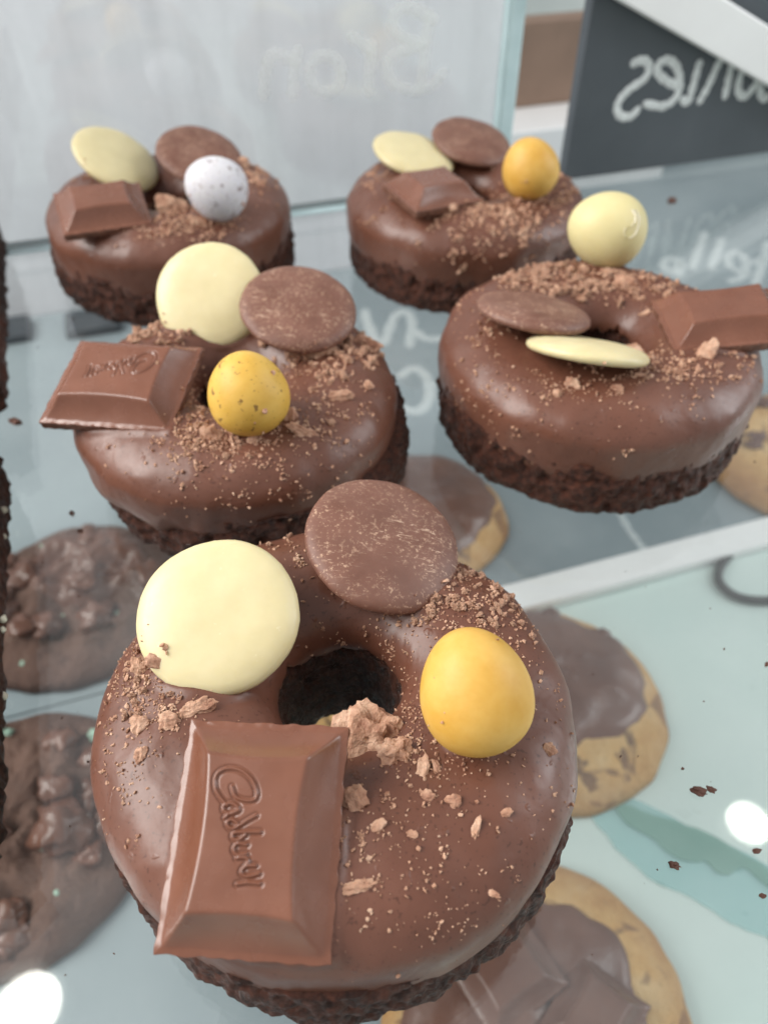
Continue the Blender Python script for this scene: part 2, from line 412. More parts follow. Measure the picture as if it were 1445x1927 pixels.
letters(gb, EP(8, sp, DECK), [
    [[(1445, 140), (1418, 230), (1400, 275)], [(1385, 205), (1450, 190)]],
    [[(1372, 242), (1320, 222), (1308, 190), (1335, 168), (1367, 195), (1360, 250), (1318, 268)]],
    [[(1288, 128), (1252, 225)]], [[(1228, 108), (1188, 222)]],
    [[(1152, 200), (1110, 190), (1090, 215), (1120, 238), (1152, 205), (1143, 245)]],
    [[(150, 475), (182, 392), (215, 370), (242, 400), (235, 485)]], [[(335, 462), (290, 462), (262, 440)]],
    [[(120, 470), (90, 400), (85, 370)]],
    [[(208, 585), (250, 562), (290, 590), (302, 650), (272, 705), (215, 700)]]],
    1.795, 640, 380, bt, Z, .62, .004, M['chalk3'])
V, F = ribbon([[(1165, 965), (1185, 1000), (1212, 1035)]], bt, Z, .35, .004, .02)
mk('chalk_line', V, F, M['chalk3'], gb, EP(8, sp, DECK))
el = along(on_z(560, 1225, DECK))
V, F = frame_box(EP((el+62)/2, sp-.75, DECK+.31), E, P, Z, 62-el, 1.45, .58, .08)
fix_normals(tag(mk('white_edging', V, F, M['whiteplastic'], None, EP(8, sp-.7, DECK), smooth=False), 'long white edging strip along the front of the grey board', 'edging'))
for u, w, lab in ((28, 62, 'low dark block before the white wall, leftmost of two'), (180, 100, 'low dark block before the white wall, under the back left cake')):
    zb = DECK+.39; q = on_z(u, 648+.1*(28-u), zb); q2 = on_z(u, 610+.1*(28-u), zb); qa = along(q); ww = w*depth(q)/FPX; pa, pb = across(q), across(q2)
    V, F = frame_box(EP(qa, (pa+pb)/2, zb+.3), E, P, Z, ww, pb-pa, .58, .08)
    fix_normals(tag(mk('dark_block', V, F, M['dark'], None, EP(qa, pa, zb), smooth=False), lab, 'block', 'dark blocks along the wall foot'))

# ------------------------------------------------------------------ ring cakes
ZL, ZE, ZT = 0.74, 1.99, 2.95
def tube(q, zl):
    r = 2.5+1.5*math.cos(q if q > 0 else q*.62)
    z = ZE+(ZT-ZE)*math.sin(q) if q > 0 else ZE+(ZE-ZL)/.707*math.sin(q)
    return r, z
NC, MC, MT = 460, 86, 72
class Cake:
    def __init__(s, x, y, sc, seed, label, brk=1.0, bshift=(0, 0), hs=(0, .12)):
        s.o = Vector((x, y, 0)); s.sc = sc; s.seed = seed; s.brk = brk; s.bs = bshift; s.hs = hs
        s.root = empty('ring_cake', s.o); tag(s.root, label, 'ring cake', 'chocolate ring cakes on the glass shelf')
        s.coat(); s.base(); s.top = []
    def coat(s):
        n, m = NC, MC; V = []; sd = s.seed*13.7
        for i in range(n):
            a = 2*math.pi*i/n; ca, sa = math.cos(a), math.sin(a)
            drip = .24*ns(ca*1.6, sa*1.6, sd)+.15*ns(ca*5, sa*5, sd+3)+.05*ns(ca*14, sa*14, sd+5)
            q0 = math.radians(-47)+drip*s.brk
            hole = .26*ns(ca*2.2, sa*2.2, sd+8)+.20*ns(ca*7, sa*7, sd+11)
            for j in range(m):
                if j < MT:
                    t = j/(MT-1.0); q = q0+(math.radians(181)+hole-q0)*t; r, z = tube(q, ZL)
                    e = max(0.0, 1-j/7.0)                     # rounded lower lip
                    r -= .10*e*e
                    x, y = r*ca, r*sa
                    d = .09*ns(ca*.9, sa*.9, sd+40)+.075*ns(x*.55, y*.55, z*.55+sd)+.042*ns(x*1.4, y*1.4, z*1.4+sd)+.008*ns(x*4, y*4, z*4+sd)
                    d += .05*max(0, ns(ca*6+3, sa*6, sd+z*.5))*max(0, 1-j/34.0)*(j > 4)
                    lip = .07*math.exp(-((j-6)/4.5)**2)*max(0, ns(ca*3, sa*3, sd+21)+.25)
                    r += (d+lip)*math.cos(q); z += d*math.sin(q)
                else:                                          # underside, hidden in the brownie
                    k = (j-MT+1)/(MC-MT+1.0); r = 1.30+(3.55-1.30)*k; z = 1.70-.60*k
                w = min(1, max(0, (3.4-r)/2.2)); V.append((s.o.x+s.sc*(r*ca+s.hs[0]*w), s.o.y+s.sc*(r*sa+s.hs[1]*w), s.sc*z))
        F = grid_faces(n, m, True, True)
        s.cv = [Vector(v) for v in V]
        s.cf = F
        s.bvh = BVHTree.FromPolygons(s.cv, F)
    def base(s):
        n, mo = 760, 34; V = []; F = []; sd = s.seed*7.3+50
        prof = [('b', 1.0+2.6*k/4, 0) for k in range(4)]+[('o', 3.93, 1.55*k/(mo-1)) for k in range(mo)]+[('t', 3.2, 1.62), ('t', 1.6, 1.68)]+[('i', 1.06-.20*(k/15)**.8, 2.0-2.0*k/15) for k in range(16)]
        m = len(prof)
        for i in range(n):
            a = 2*math.pi*i/n; ca, sa = math.cos(a), math.sin(a)
            rag = .10*ns(ca*2, sa*2, sd)+.05*ns(ca*7, sa*7, sd+2)
            for kind, r, z in prof:
                if kind == 'o':
                    x, y = r*ca, r*sa
                    b = math.sin(min(1, z/1.5)*math.pi)
                    c = ns(x*2.6, y*2.6, z*3.2+sd); f = fbm(x*4.5, y*4.5, z*4.5+sd, 2); g = abs(ns(x*2.1, y*2.1, z*2.6+sd+9))
                    r += rag+.06*b+.065*c+.075*f-.14*max(0, g-.30)*2
                    if z < .25: r -= .10*(1-z/.25)
                    zz = z+.05*ns(x*4+3, y*4, z*4+sd)*(1 if z > .02 else 0)
                    z = max(0.0, zz)
                elif kind == 'i':
                    x, y = r*ca, r*sa
                    r += .10*ns(x*2.5, y*2.5, z*2+sd)+.06*fbm(x*5, y*5, z*5+sd, 2); z = max(0.0, z)
                w = min(1, max(0, (3.0-r)/1.6)); V.append((s.o.x+s.sc*(r*ca+s.bs[0]*(1-w)+s.hs[0]*w), s.o.y+s.sc*(r*sa+s.bs[1]*(1-w)+s.hs[1]*w), s.sc*z))
        F = grid_faces(n, m, True, True)
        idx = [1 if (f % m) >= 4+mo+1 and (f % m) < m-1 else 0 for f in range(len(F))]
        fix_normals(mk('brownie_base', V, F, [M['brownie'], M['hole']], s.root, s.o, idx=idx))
    # place a topping along the photo's line of sight until it presses into the coating
    def settle(s, verts, u, v, pen, start=None, also=()):
        d = ray(u, v); hit = s.bvh.ray_cast(EYE, d.normalized())
        t = (depth(hit[0]) if hit[0] else depth(s.o+Vector((0, 0, 2.0)))) - 2.6
        trees = [s.bvh]+list(also)
        best = (9, t)
        for _ in range(220):
            c = EYE+d*t; worst = 9
            for p in verts:
                w = c+p
                for tr in trees:
                    loc, nrm, ix, dist = tr.find_nearest(w, 3.0)
                    if loc is None: continue
                    sg = dist if (w-loc).dot(nrm) > 0 else -dist
                    worst = min(worst, sg)
            if worst < best[0]: best = (worst, t)
            if worst < -pen: break
            t += .04
        else:                                   # only grazes: stay where it comes closest and sink it a little
            t = best[1]; return EYE+d*t-Vector((0, 0, best[0]+pen*.6)), t
        return EYE+d*t, t
CAKES = {}
CAKES['F'] = Cake(-.764, 6.621, .975, 1, 'nearest chocolate ring cake with an upright chocolate square and large plain yellow egg', bshift=(.05, -.10), hs=(0, .36))
CAKES['ML'] = Cake(-3.545, 15.30, .979, 2, 'chocolate ring cake with brown-speckled yellow egg in the second row on the left', 1.5, (.25, -.02))
CAKES['R'] = Cake(5.554, 17.183, 1.019, 3, 'chocolate ring cake at right topped with a pale yellow chipped egg')
CAKES['BL'] = Cake(-7.239, 25.7, 1.017, 4, 'chocolate ring cake at back left topped with a white speckled egg', 1.5)
CAKES['BR'] = Cake(2.809, 26.40, 1.011, 5, 'chocolate ring cake at the back right with a small orange yellow egg')

def disc_mesh(R, T, seed):
    prof = [(0, 0), (.45, 0), (.80, .004), (.90, .02), (.965, .10), (1.0, .28), (.99, .46), (.945, .62), (.86, .76), (.72, .88), (.5, .955), (.25, .99), (0, 1.0)]
    n = 72; V = []; m = len(prof)
    for i in range(n):
        a = 2*math.pi*i/n
        for r, z in prof:
            w = 1+.022*ns(math.cos(a)*1.5, math.sin(a)*1.5, seed*3.1)+.009*ns(math.cos(a)*6, math.sin(a)*7, seed)
            V.append(Vector((R*r*w*math.cos(a), R*r*w*math.sin(a), T*(z-.5)+.02*R*ns(r*2*math.cos(a), r*2*math.sin(a), seed)*(z > .6))))
    return V, grid_faces(n, m)
def view_basis(u, v):
    f = ray(u, v).normalized(); r = f.cross(Vector((0, 0, 1))).normalized()
    r = (RGT-f*RGT.dot(f)).normalized(); up = r.cross(f).normalized()
    return r, up, f
def button(cake, u, v, major, ratio, phi, kind, label=None, pen=.10, T=.40, push=0.0):
    """phi: direction of the disc normal in the picture, degrees clockwise from right"""
    c = CAKES[cake]; r, up, f = view_basis(u, v); a = math.radians(phi); tau = math.acos(ratio)
    n = (r*math.cos(a)-up*math.sin(a))*math.sin(tau)-f*math.cos(tau)
    x = n.orthogonal().normalized(); y = n.cross(x)
    t0 = depth(c.o+Vector((0, 0, 2.4)))
    R = 1.22
    for it in range(2):
        V, F = disc_mesh(R, T, u*.1)
        W = [x*p.x+y*p.y+n*p.z for p in V]
        C, t = c.settle(W[::7], u, v, pen)
        t -= push; C = EYE+ray(u, v)*t
        if it == 0: R = min(1.44, max(1.08, major/2*t/FPX))
    print('button', cake, kind, 'R', round(R, 3), 'depth', round(t, 2))
    o = mk('white_chocolate_button' if kind == 'w' else 'milk_chocolate_button', [C+p for p in W], F, M['white' if kind == 'w' else 'mbut'], c.root, c.o)
    fix_normals(o)
    if label: o['label'] = label
    c.top.append(([C+p for p in W], F)); return o
def egg(cake, u, v, w, h, phi, mat, pen=.12, label=None, tip=.12, out=.35):
    c = CAKES[cake]; r, up, f = view_basis(u, v); a = math.radians(phi)
    ax = ((r*math.cos(a)-up*math.sin(a))*math.cos(out)-f*math.sin(out)).normalized()
    x = ax.orthogonal().normalized(); y = ax.cross(x); n, m = 48, 30
    def build(k):
        V = []
        for i in range(n):
            b = 2*math.pi*i/n
            for j in range(m):
                q = math.pi*j/(m-1); s_ = math.sin(q)*(1-tip*math.cos(q))
                d = 1+.012*ns(math.cos(b)*s_*1.5+u, math.sin(b)*s_*1.5, math.cos(q)*1.5)
                V.append((x*math.cos(b)*s_*w+y*math.sin(b)*s_*w+ax*math.cos(q)*h)*.5*k*d)
        return V
    k = depth(c.o+Vector((0, 0, 3)))/FPX
    for it in range(3):
        V = build(k); C, t = c.settle(V[::11], u, v, pen); k = t/FPX
    print('egg', cake, 'w', round(w*k, 2), 'h', round(h*k, 2), 'depth', round(t, 2))
    F = grid_faces(n, m)
    o = mk('candy_egg', [C+p for p in V], F, mat, c.root, c.o); fix_normals(o)
    if label: o['label'] = label
    c.top.append(([C+p for p in V], F)); return o, C, k, r, up, f

CAD = [[(600, 530), (625, 590), (690, 612), (742, 600), (745, 545), (710, 475), (640, 425), (560, 420), (505, 460), (500, 530), (530, 590), (575, 640)],
       [(640, 650), (600, 628), (558, 640), (556, 672), (600, 690), (645, 668), (590, 690), (562, 715)],
       [(640, 745), (602, 724), (575, 748), (605, 778), (650, 758), (700, 725), (745, 700)],
       [(770, 795), (690, 795), (620, 802), (612, 832), (645, 842), (685, 812)],
       [(692, 868), (640, 862), (618, 895), (640, 926), (692, 920)],
       [(636, 945), (690, 942), (704, 966), (690, 985)],
       [(745, 985), (690, 990), (664, 1025), (700, 1045), (765, 1030)], [(770, 1085), (700, 1080), (640, 1090)]]
def cad_uv(L, W):
    A_ = np.array([[-152/L, 1007/W], [1417/L, 47/W]]); inv = np.linalg.inv(A_)
    return [np.array([inv@(np.array(p)-np.array([719-20, 846-45])) for p in smooth_line(l, 5)]) for l in CAD]
def square_mesh(L, W, seed, text, step):
    h0, h1 = .26, .70
    nu, nv = int(L/step), int(W/step)
    us = np.linspace(-L/2, L/2, nu); vs = np.linspace(-W/2, W/2, nv); UU, VV = np.meshgrid(us, vs, indexing='ij')
    fl = .10
    def side(d, t, w0, bow): 
        w = w0*(1+bow*(1-t*t)); x = np.clip((d-fl)/w, 0, 1.6); return x
    tu, tv = UU/(L/2), VV/(W/2)
    g = np.minimum.reduce([side(L/2+UU, tv, .30, .45), side(L/2-UU, tv, .30, .45), side(W/2+VV, tu, .24, .75), side(W/2-VV, tu, .24, .75)])
    k = .06; g = np.where(g > 1, 1, g)
    g = g-.10*np.sin(np.clip(g, 0, 1)*math.pi)                 # hollow flanks
    Hh = h0+(h1-h0)*g
    ker = np.array([1, 2, 1])/4.0
    for _ in range(max(1, int(2.2*(.022/step)**2))):
        Hh[1:-1, :] = ker[0]*Hh[:-2, :]+ker[1]*Hh[1:-1, :]+ker[2]*Hh[2:, :]
        Hh[:, 1:-1] = ker[0]*Hh[:, :-2]+ker[1]*Hh[:, 1:-1]+ker[2]*Hh[:, 2:]
    if text:
        D = np.full(UU.shape, 9.0)
        for ln in cad_uv(L, W):
            for a, b in zip(ln[:-1], ln[1:]):
                ab = b-a; q = np.clip(((UU-a[0])*ab[0]+(VV-a[1])*ab[1])/(ab@ab+1e-9), 0, 1)
                D = np.minimum(D, np.hypot(UU-a[0]-q*ab[0], VV-a[1]-q*ab[1]))
        Hh = Hh+.026*np.clip(1.7-D/.0125, 0, 1)-.018*np.exp(-((D-.036)/.012)**2)
    V = []; 
    for i in range(nu):
        for j in range(nv):
            u_, v_ = us[i], vs[j]; z = Hh[i, j]
            ed = min(L/2-abs(u_), W/2-abs(v_))
            e = max(0, 1-ed/.12)
            u2 = u_+e*(.028*ns(u_*5, v_*5, seed)+.006*ns(u_*9, v_*9, seed)); v2 = v_+e*(.028*ns(u_*5, v_*5, seed+7)+.006*ns(u_*9, v_*9, seed+9))
            V.append(Vector((u2, v2, z-e*.03+e*.012*ns(u_*7, v_*7, seed+2))))
    F = []
    for i in range(nu-1):
        for j in range(nv-1): F.append((i*nv+j, (i+1)*nv+j, (i+1)*nv+j+1, i*nv+j+1))
    nt = len(F)
    ring = [i*nv for i in range(nu)]+[(nu-1)*nv+j for j in range(1, nv)]+[i*nv+nv-1 for i in range(nu-2, -1, -1)]+[j for j in range(nv-2, 0, -1)]
    prev = ring
    for lev in range(1, 6):
        cur = []
        for r_ in ring:
            p = V[r_]; t = lev/5.0
            q = Vector((p.x*(1-.01*t), p.y*(1-.01*t), p.z*(1-t)))
            rough = (.022*ns(p.x*6, p.y*6, q.z*9+seed)+.012*ns(p.x*15, p.y*15, q.z*18+seed))*(1 if lev < 5 else .3)
            d = Vector((p.x/(L/2), p.y/(W/2), 0)); d = Vector((d.x if abs(d.x) > abs(d.y) else 0, d.y if abs(d.y) >= abs(d.x) else 0, 0))
            cur.append(len(V)); V.append(q+d*(rough-.01*t))
        for i in range(len(ring)):
            k2 = (i+1) % len(ring); F.append((prev[i], cur[i], cur[k2], prev[k2]))
        prev = cur
    F.append(tuple(prev))
    return V, F, [0]*nt+[1]*(len(F)-nt)
def square(cake, u, v, ux, vx, L, W, seed, text, step, pen, label=None, shift=None):
    c = CAKES[cake]; ux = Vector(ux).normalized(); n = ux.cross(Vector(vx)).normalized(); vx = n.cross(ux)
    V, F, idx = square_mesh(L, W, seed, text, step)
    Wd = [ux*p.x+vx*p.y+n*(p.z-.35) for p in V]
    sub = Wd[::max(1, len(Wd)//420)]
    C, t = c.settle(sub, u, v, pen)
    if shift: C = C+Vector(shift)
    print('square', cake, 'depth', round(t, 2), 'at', [round(q, 2) for q in C])
    o = mk('chocolate_square', [C+p for p in Wd], F, [M['square'], M['broken']], c.root, c.o, idx=idx); fix_normals(o)
    if label: o['label'] = label
    c.top.append(([C+p for p in Wd], F)); return o

square('F', 478, 1570, (-.055, -.935, -.34), (.995, -.055, .05), 2.90, 2.25, 3, True, .0115, .15)
square('ML', 228, 716, (-.985, .165, -.04), (-.15, -.965, -.215), 3.05, 2.5, 5, True, .02, .20)
square('R', 1362, 592, (.99, .02, .10), (-.03, 1.0, .04), 3.0, 2.3, 8, False, .02, .2)
square('BL', 192, 385, (.90, .36, -.02), (-.36, .90, .22), 2.6, 2.1, 11, False, .02, .12)
square('BR', 815, 353, (.86, .46, -.05), (-.46, .86, .04), 2.5, 2.2, 14, False, .02, .07)

button('F', 410, 1157, 305, .95, 235, 'w'); button('F', 722, 1020, 298, .80, 295, 'm')
button('ML', 396, 556, 205, .93, 240, 'w', pen=.34); button('ML', 563, 577, 243, .70, 276, 'm', pen=.06, push=.3)
button('R', 1005, 583, 232, .26, 281, 'm'); button('R', 1105, 656, 255, .10, 279, 'w')
button('BL', 221, 297, 172, .58, 296, 'w'); button('BL', 377, 290, 174, .60, 282, 'm')
button('BR', 779, 288, 158, .42, 286, 'w'); button('BR', 888, 264, 170, .48, 285, 'm')

egg('F', 894, 1300, 212, 243, 258, M['egg_yellow'], label='large plain yellow sugar shelled egg')
egg('ML', 467, 740, 152, 160, 255, M['egg_yellow_speckled'], label='yellow sugar shelled egg with brown specks')
eo, ec, ek, er, eu, ef = egg('R', 1140, 433, 140, 148, 200, M['egg_pale'], label='pale yellow egg with a white chip')
egg('BL', 407, 354, 113, 119, 205, M['egg_white'], label='white egg with brown specks')
egg('BR', 997, 317, 105, 110, 250, M['egg_yellow'], label='small orange yellow egg')
# chip in the pale egg's shell
cb = BVHTree.FromPolygons(*CAKES['R'].top[-1])
CV, CF = [], []
out = [(1172, 438), (1176, 428), (1186, 425), (1193, 418), (1194, 404), (1188, 396), (1196, 398), (1201, 410), (1200, 426), (1194, 440), (1184, 448), (1175, 446)]
pts = [h for h in (cb.ray_cast(EYE, ray(*p).normalized()) for p in out) if h[0] is not None]
mid = cb.ray_cast(EYE, ray(1189, 432).normalized())
CV = [p[0]+p[1]*.012 for p in pts]+[mid[0]+mid[1]*.035]+[p[0]-p[1]*.03 for p in pts]
nn = len(pts)
for i in range(nn): CF += [(i, (i+1) % nn, nn), (i, nn+1+i, nn+1+(i+1) % nn, (i+1) % nn)]
mk('shell_chip', CV, CF, M['chip'], eo, CAKES['R'].o)

def finish_coat(c):
    V = np.array([tuple(v) for v in c.cv]); tr = [BVHTree.FromPolygons(v, f) for v, f in c.top]
    out = []
    for i, p in enumerate(c.cv):
        h = 0.0; q = p
        if i % MC < MT:
            for t in tr:
                loc, nrm, ix, dist = t.find_nearest(p, .24)
                if loc is not None: h = max(h, .055*math.exp(-(dist/.085)**2))
        if h > .004:
            a = math.atan2(p.y-c.o.y, p.x-c.o.x); rr = Vector((math.cos(a), math.sin(a), 0))*2.5*c.sc+Vector((c.o.x, c.o.y, 1.6))
            q = p+(p-rr).normalized()*h
        out.append(q)
    c.cv = out
    fix_normals(mk('coating', out, c.cf, M['coat'], c.root, c.o))
for c in CAKES.values(): finish_coat(c)

# ------------------------------------------------------------------ crumbs on the cakes
ICO_V, ICO_F = None, None
def ico():
    t = (1+5**.5)/2
    v = np.array([(-1, t, 0), (1, t, 0), (-1, -t, 0), (1, -t, 0), (0, -1, t), (0, 1, t), (0, -1, -t), (0, 1, -t), (t, 0, -1), (t, 0, 1), (-t, 0, -1), (-t, 0, 1)], float)
    v /= np.linalg.norm(v[0])
    f = [(0, 11, 5), (0, 5, 1), (0, 1, 7), (0, 7, 10), (0, 10, 11), (1, 5, 9), (5, 11, 4), (11, 10, 2), (10, 7, 6), (7, 1, 8), (3, 9, 4), (3, 4, 2), (3, 2, 6), (3, 6, 8), (3, 8, 9), (4, 9, 5), (2, 4, 11), (6, 2, 10), (8, 6, 7), (9, 8, 1)]
    return v, np.array(f)
ICO_V, ICO_F = ico()
def sub_ico(seed, rough=.28, n=2):
    """a craggy lump"""
    v = [Vector(p) for p in ICO_V]; f = [tuple(x) for x in ICO_F]
    for _ in range(n):
        mid = {}; nf = []
        def m(a, b):
            k = (min(a, b), max(a, b))
            if k not in mid: mid[k] = len(v); v.append((v[a]+v[b]).normalized())
            return mid[k]
        for a, b, c in f:
            x, y, z = m(a, b), m(b, c), m(c, a); nf += [(a, x, z), (x, b, y), (z, y, c), (x, y, z)]
        f = nf
    return [p*(1+rough*fbm(p.x*1.6+seed, p.y*1.6, p.z*1.6, 3)) for p in v], f
FLAKES = []
for i in range(7):
    v, f = sub_ico(i*4.7+1, .55, 2)
    me = bpy.data.meshes.new('chocolate_flake'); me.from_pydata([tuple(p*S) for p in v], [], f); me.materials.append(M['crumb'])
    FLAKES.append(me)
def rand_rot():
    q = nrng.normal(size=4); q /= np.linalg.norm(q); w, x, y, z = q
    return np.array([[1-2*(y*y+z*z), 2*(x*y-z*w), 2*(x*z+y*w)], [2*(x*y+z*w), 1-2*(x*x+z*z), 2*(y*z-x*w)], [2*(x*z-y*w), 2*(y*z+x*w), 1-2*(x*x+y*y)]])
class Dust:
    def __init__(s): s.V = []; s.F = []; s.n = 0
    def add(s, p, r):
        sh = ICO_V*(1+.42*nrng.normal(size=(12, 1)).clip(-1.3, 1.6))*nrng.uniform(.45, 1.5, 3)
        s.V.append((sh@rand_rot().T)*r+np.array(tuple(p))); s.F.append(ICO_F+s.n); s.n += 12
    def build(s, name, parent, origin, mat=None):
        return mk(name, np.concatenate(s.V), np.concatenate(s.F).tolist(), mat or M['crumb'], parent, origin, smooth=False)
# clusters in photo pixels: u, v, spread u, spread v, count, smallest and largest size
CL = {
 'F': [(900, 1110, 55, 48, 420, 3, 10), (955, 1180, 50, 60, 110, 3, 9), (840, 1160, 40, 30, 130, 3, 10), (500, 1012, 38, 22, 150, 3, 10), (555, 1075, 18, 30, 24, 4, 12),
       (262, 1290, 42, 48, 300, 3, 12), (235, 1235, 25, 60, 120, 3, 8), (255, 1420, 40, 70, 90, 3, 11), (330, 1330, 40, 25, 100, 3, 12), (220, 1520, 25, 60, 30, 3, 8),
       (770, 1290, 32, 90, 190, 3, 9), (790, 1400, 40, 40, 120, 3, 11), (690, 1530, 40, 60, 70, 4, 12), (800, 1530, 90, 90, 130, 3, 10), (760, 1680, 120, 90, 110, 2.5, 8),
       (960, 1480, 70, 120, 40, 3, 11), (1010, 1250, 30, 90, 40, 3, 9), (600, 1180, 60, 80, 40, 2.5, 6), (720, 1240, 30, 40, 60, 2.5, 6)],
 'ML': [(255, 612, 50, 22, 420, 4, 13), (640, 655, 55, 22, 260, 4, 13), (600, 690, 45, 35, 160, 3, 9), (635, 745, 40, 25, 90, 3, 9), (400, 825, 65, 28, 430, 3, 10), (350, 805, 30, 25, 100, 3, 9),
        (545, 800, 40, 30, 110, 3, 10), (440, 890, 110, 45, 100, 3, 8), (620, 850, 80, 50, 70, 3, 8), (380, 770, 20, 40, 90, 3, 8), (560, 940, 90, 40, 25, 3, 7)],
 'R': [(1040, 505, 75, 22, 230, 3, 12), (1190, 520, 65, 24, 250, 3, 12), (960, 530, 45, 22, 130, 4, 10), (1110, 540, 80, 14, 160, 4, 10), (1280, 690, 45, 18, 230, 4, 11), (1200, 700, 55, 18, 110, 3, 10),
       (1060, 725, 60, 20, 90, 3, 9), (905, 640, 25, 60, 80, 3, 8), (930, 760, 55, 55, 90, 2.5, 7), (1150, 790, 110, 50, 45, 3, 9), (1310, 540, 25, 12, 60, 4, 10), (1410, 680, 20, 30, 25, 3, 8), (960, 615, 30, 10, 40, 4, 9)],
 'BL': [(320, 418, 55, 18, 330, 3, 8), (478, 325, 22, 24, 260, 3, 8), (420, 405, 40, 18, 120, 3, 7), (160, 330, 18, 12, 40, 3, 7), (390, 430, 60, 25, 60, 2.5, 6)],
 'BR': [(700, 330, 28, 18, 110, 3, 7), (960, 405, 50, 30, 420, 3, 8), (1055, 350, 22, 28, 160, 3, 7), (900, 430, 70, 40, 130, 3, 7), (880, 395, 40, 14, 110, 3, 8), (740, 400, 50, 20, 30, 3, 6)]}
for key, cl in CL.items():
    c = CAKES[key]; tv = list(c.cv); tf = grid_faces(NC, MC, True, True); ncoat = len(tf)
    for v, f in c.top:
        o = len(tv); tv += v; tf = tf+[tuple(i+o for i in q) for q in f]
    tree = BVHTree.FromPolygons(tv, tf); D = Dust(); flk = []
    for (u, v, su, sv, n, lo, hi) in cl:
        subs = [(u+nrng.normal()*su, v+nrng.normal()*sv) for _ in range(max(3, n//9))]
        for _ in range(int(n*1.5)):
            if nrng.random() < .55:
                q = subs[nrng.integers(len(subs))]; uu = q[0]+nrng.normal()*su*.11; vv = q[1]+nrng.normal()*sv*.16
            else: uu = u+nrng.normal()*su; vv = v+nrng.normal()*sv
            h = tree.ray_cast(EYE, ray(uu, vv).normalized())
            if h[0] is None: continue
            if h[2] >= ncoat and nrng.random() > .03: continue
            if h[0].z < 1.2*c.sc: continue
            px = lo+(hi-lo)*nrng.random()**3.2; r = .5*px*depth(h[0])/FPX
            nrm = h[1] if h[1].dot(h[0]-EYE) < 0 else -h[1]
            if px > lo+(hi-lo)*.72 and px > 8 and h[2] < ncoat: flk.append((h[0]+nrm*r*.3, r*1.25)); continue
            D.add(h[0]+nrm*r*.35, r)
    tag(D.build('chocolate_crumbs', c.root, c.o), kind='stuff')
    for p, r in flk[:60]:
        s = [r*nrng.uniform(.6, 1.5) for _ in range(3)]
        link_copy(FLAKES[rng.randrange(7)], 'chocolate_flake', c.root, p-c.o, (rng.random()*6, rng.random()*6, rng.random()*6), s)
    c.tree = tree
# the big broken lumps and shards one can pick out: cake, u, v, width px, height px, turn
for key, u, v, w, h, a in (('F', 700, 1398, 118, 105, .5), ('F', 745, 1420, 60, 50, .1), ('F', 668, 1508, 46, 50, 0), ('F', 795, 1450, 22, 52, .1), ('F', 822, 1448, 12, 36, -.3), ('F', 372, 1334, 62, 26, -.35), ('F', 320, 1360, 40, 34, .3), ('F', 268, 1366, 36, 40, .5),
                          ('F', 672, 1668, 58, 20, -.15), ('F', 894, 1562, 14, 44, .35), ('F', 853, 1508, 28, 24, .4), ('F', 805, 1498, 26, 20, .2), ('F', 924, 1680, 30, 12, .4), ('F', 1031, 1412, 24, 24, 0), ('F', 950, 1530, 26, 14, -.3),
                          ('F', 270, 1255, 40, 36, .2), ('F', 712, 1555, 30, 22, -.5), ('F', 775, 1570, 22, 14, .2), ('F', 268, 1422, 24, 28, .2), ('F', 292, 1245, 40, 24, .3),
                          ('ML', 600, 665, 60, 36, .2), ('ML', 640, 748, 44, 22, -.1), ('ML', 570, 815, 56, 20, .45), ('ML', 548, 785, 24, 38, .1), ('ML', 690, 650, 54, 26, .3), ('ML', 290, 595, 60, 40, -.4), ('ML', 225, 625, 40, 26, 0), ('ML', 395, 818, 34, 32, .3), ('ML', 476, 826, 18, 26, .2), ('ML', 692, 728, 18, 20, .2),
                          ('R', 1328, 668, 34, 46, .4), ('R', 1310, 526, 40, 26, .1), ('R', 910, 515, 26, 26, .2), ('R', 1075, 722, 26, 22, .3), ('R', 1048, 742, 18, 18, .1), ('R', 1160, 732, 24, 14, .2), ('R', 1175, 535, 40, 26, .3),
                          ('BL', 325, 396, 60, 34, .1), ('BL', 455, 305, 22, 18, .1), ('BR', 850, 390, 20, 14, 0)):
    c = CAKES[key]; hh = c.tree.ray_cast(EYE, ray(u, v).normalized())
    if hh[0] is None: hh = (c.o+Vector((.6, -.9, 2.6)), Vector((0, 0, 1)))
    q = depth(hh[0])/FPX; r, up, f = view_basis(u, v)
    a_ = r*math.cos(a)-up*math.sin(a); b_ = r*math.sin(a)+up*math.cos(a); dz = min(w, h)*.42
    ang = rng.random()*6; vv, ff = sub_ico(u*.37+v*.11, .60 if w > 50 else .5, 3 if w > 50 else 2)
    nz = hh[1] if hh[1].dot(hh[0]-EYE) < 0 else -hh[1]
    cc = hh[0]+nz*dz*q*.32
    mk('chocolate_flake', [cc+(a_*p.x*w*.5+b_*p.y*h*.5-f*p.z*dz*.5)*q for p in vv], ff, M['crumb'], c.root, c.o, smooth=False)

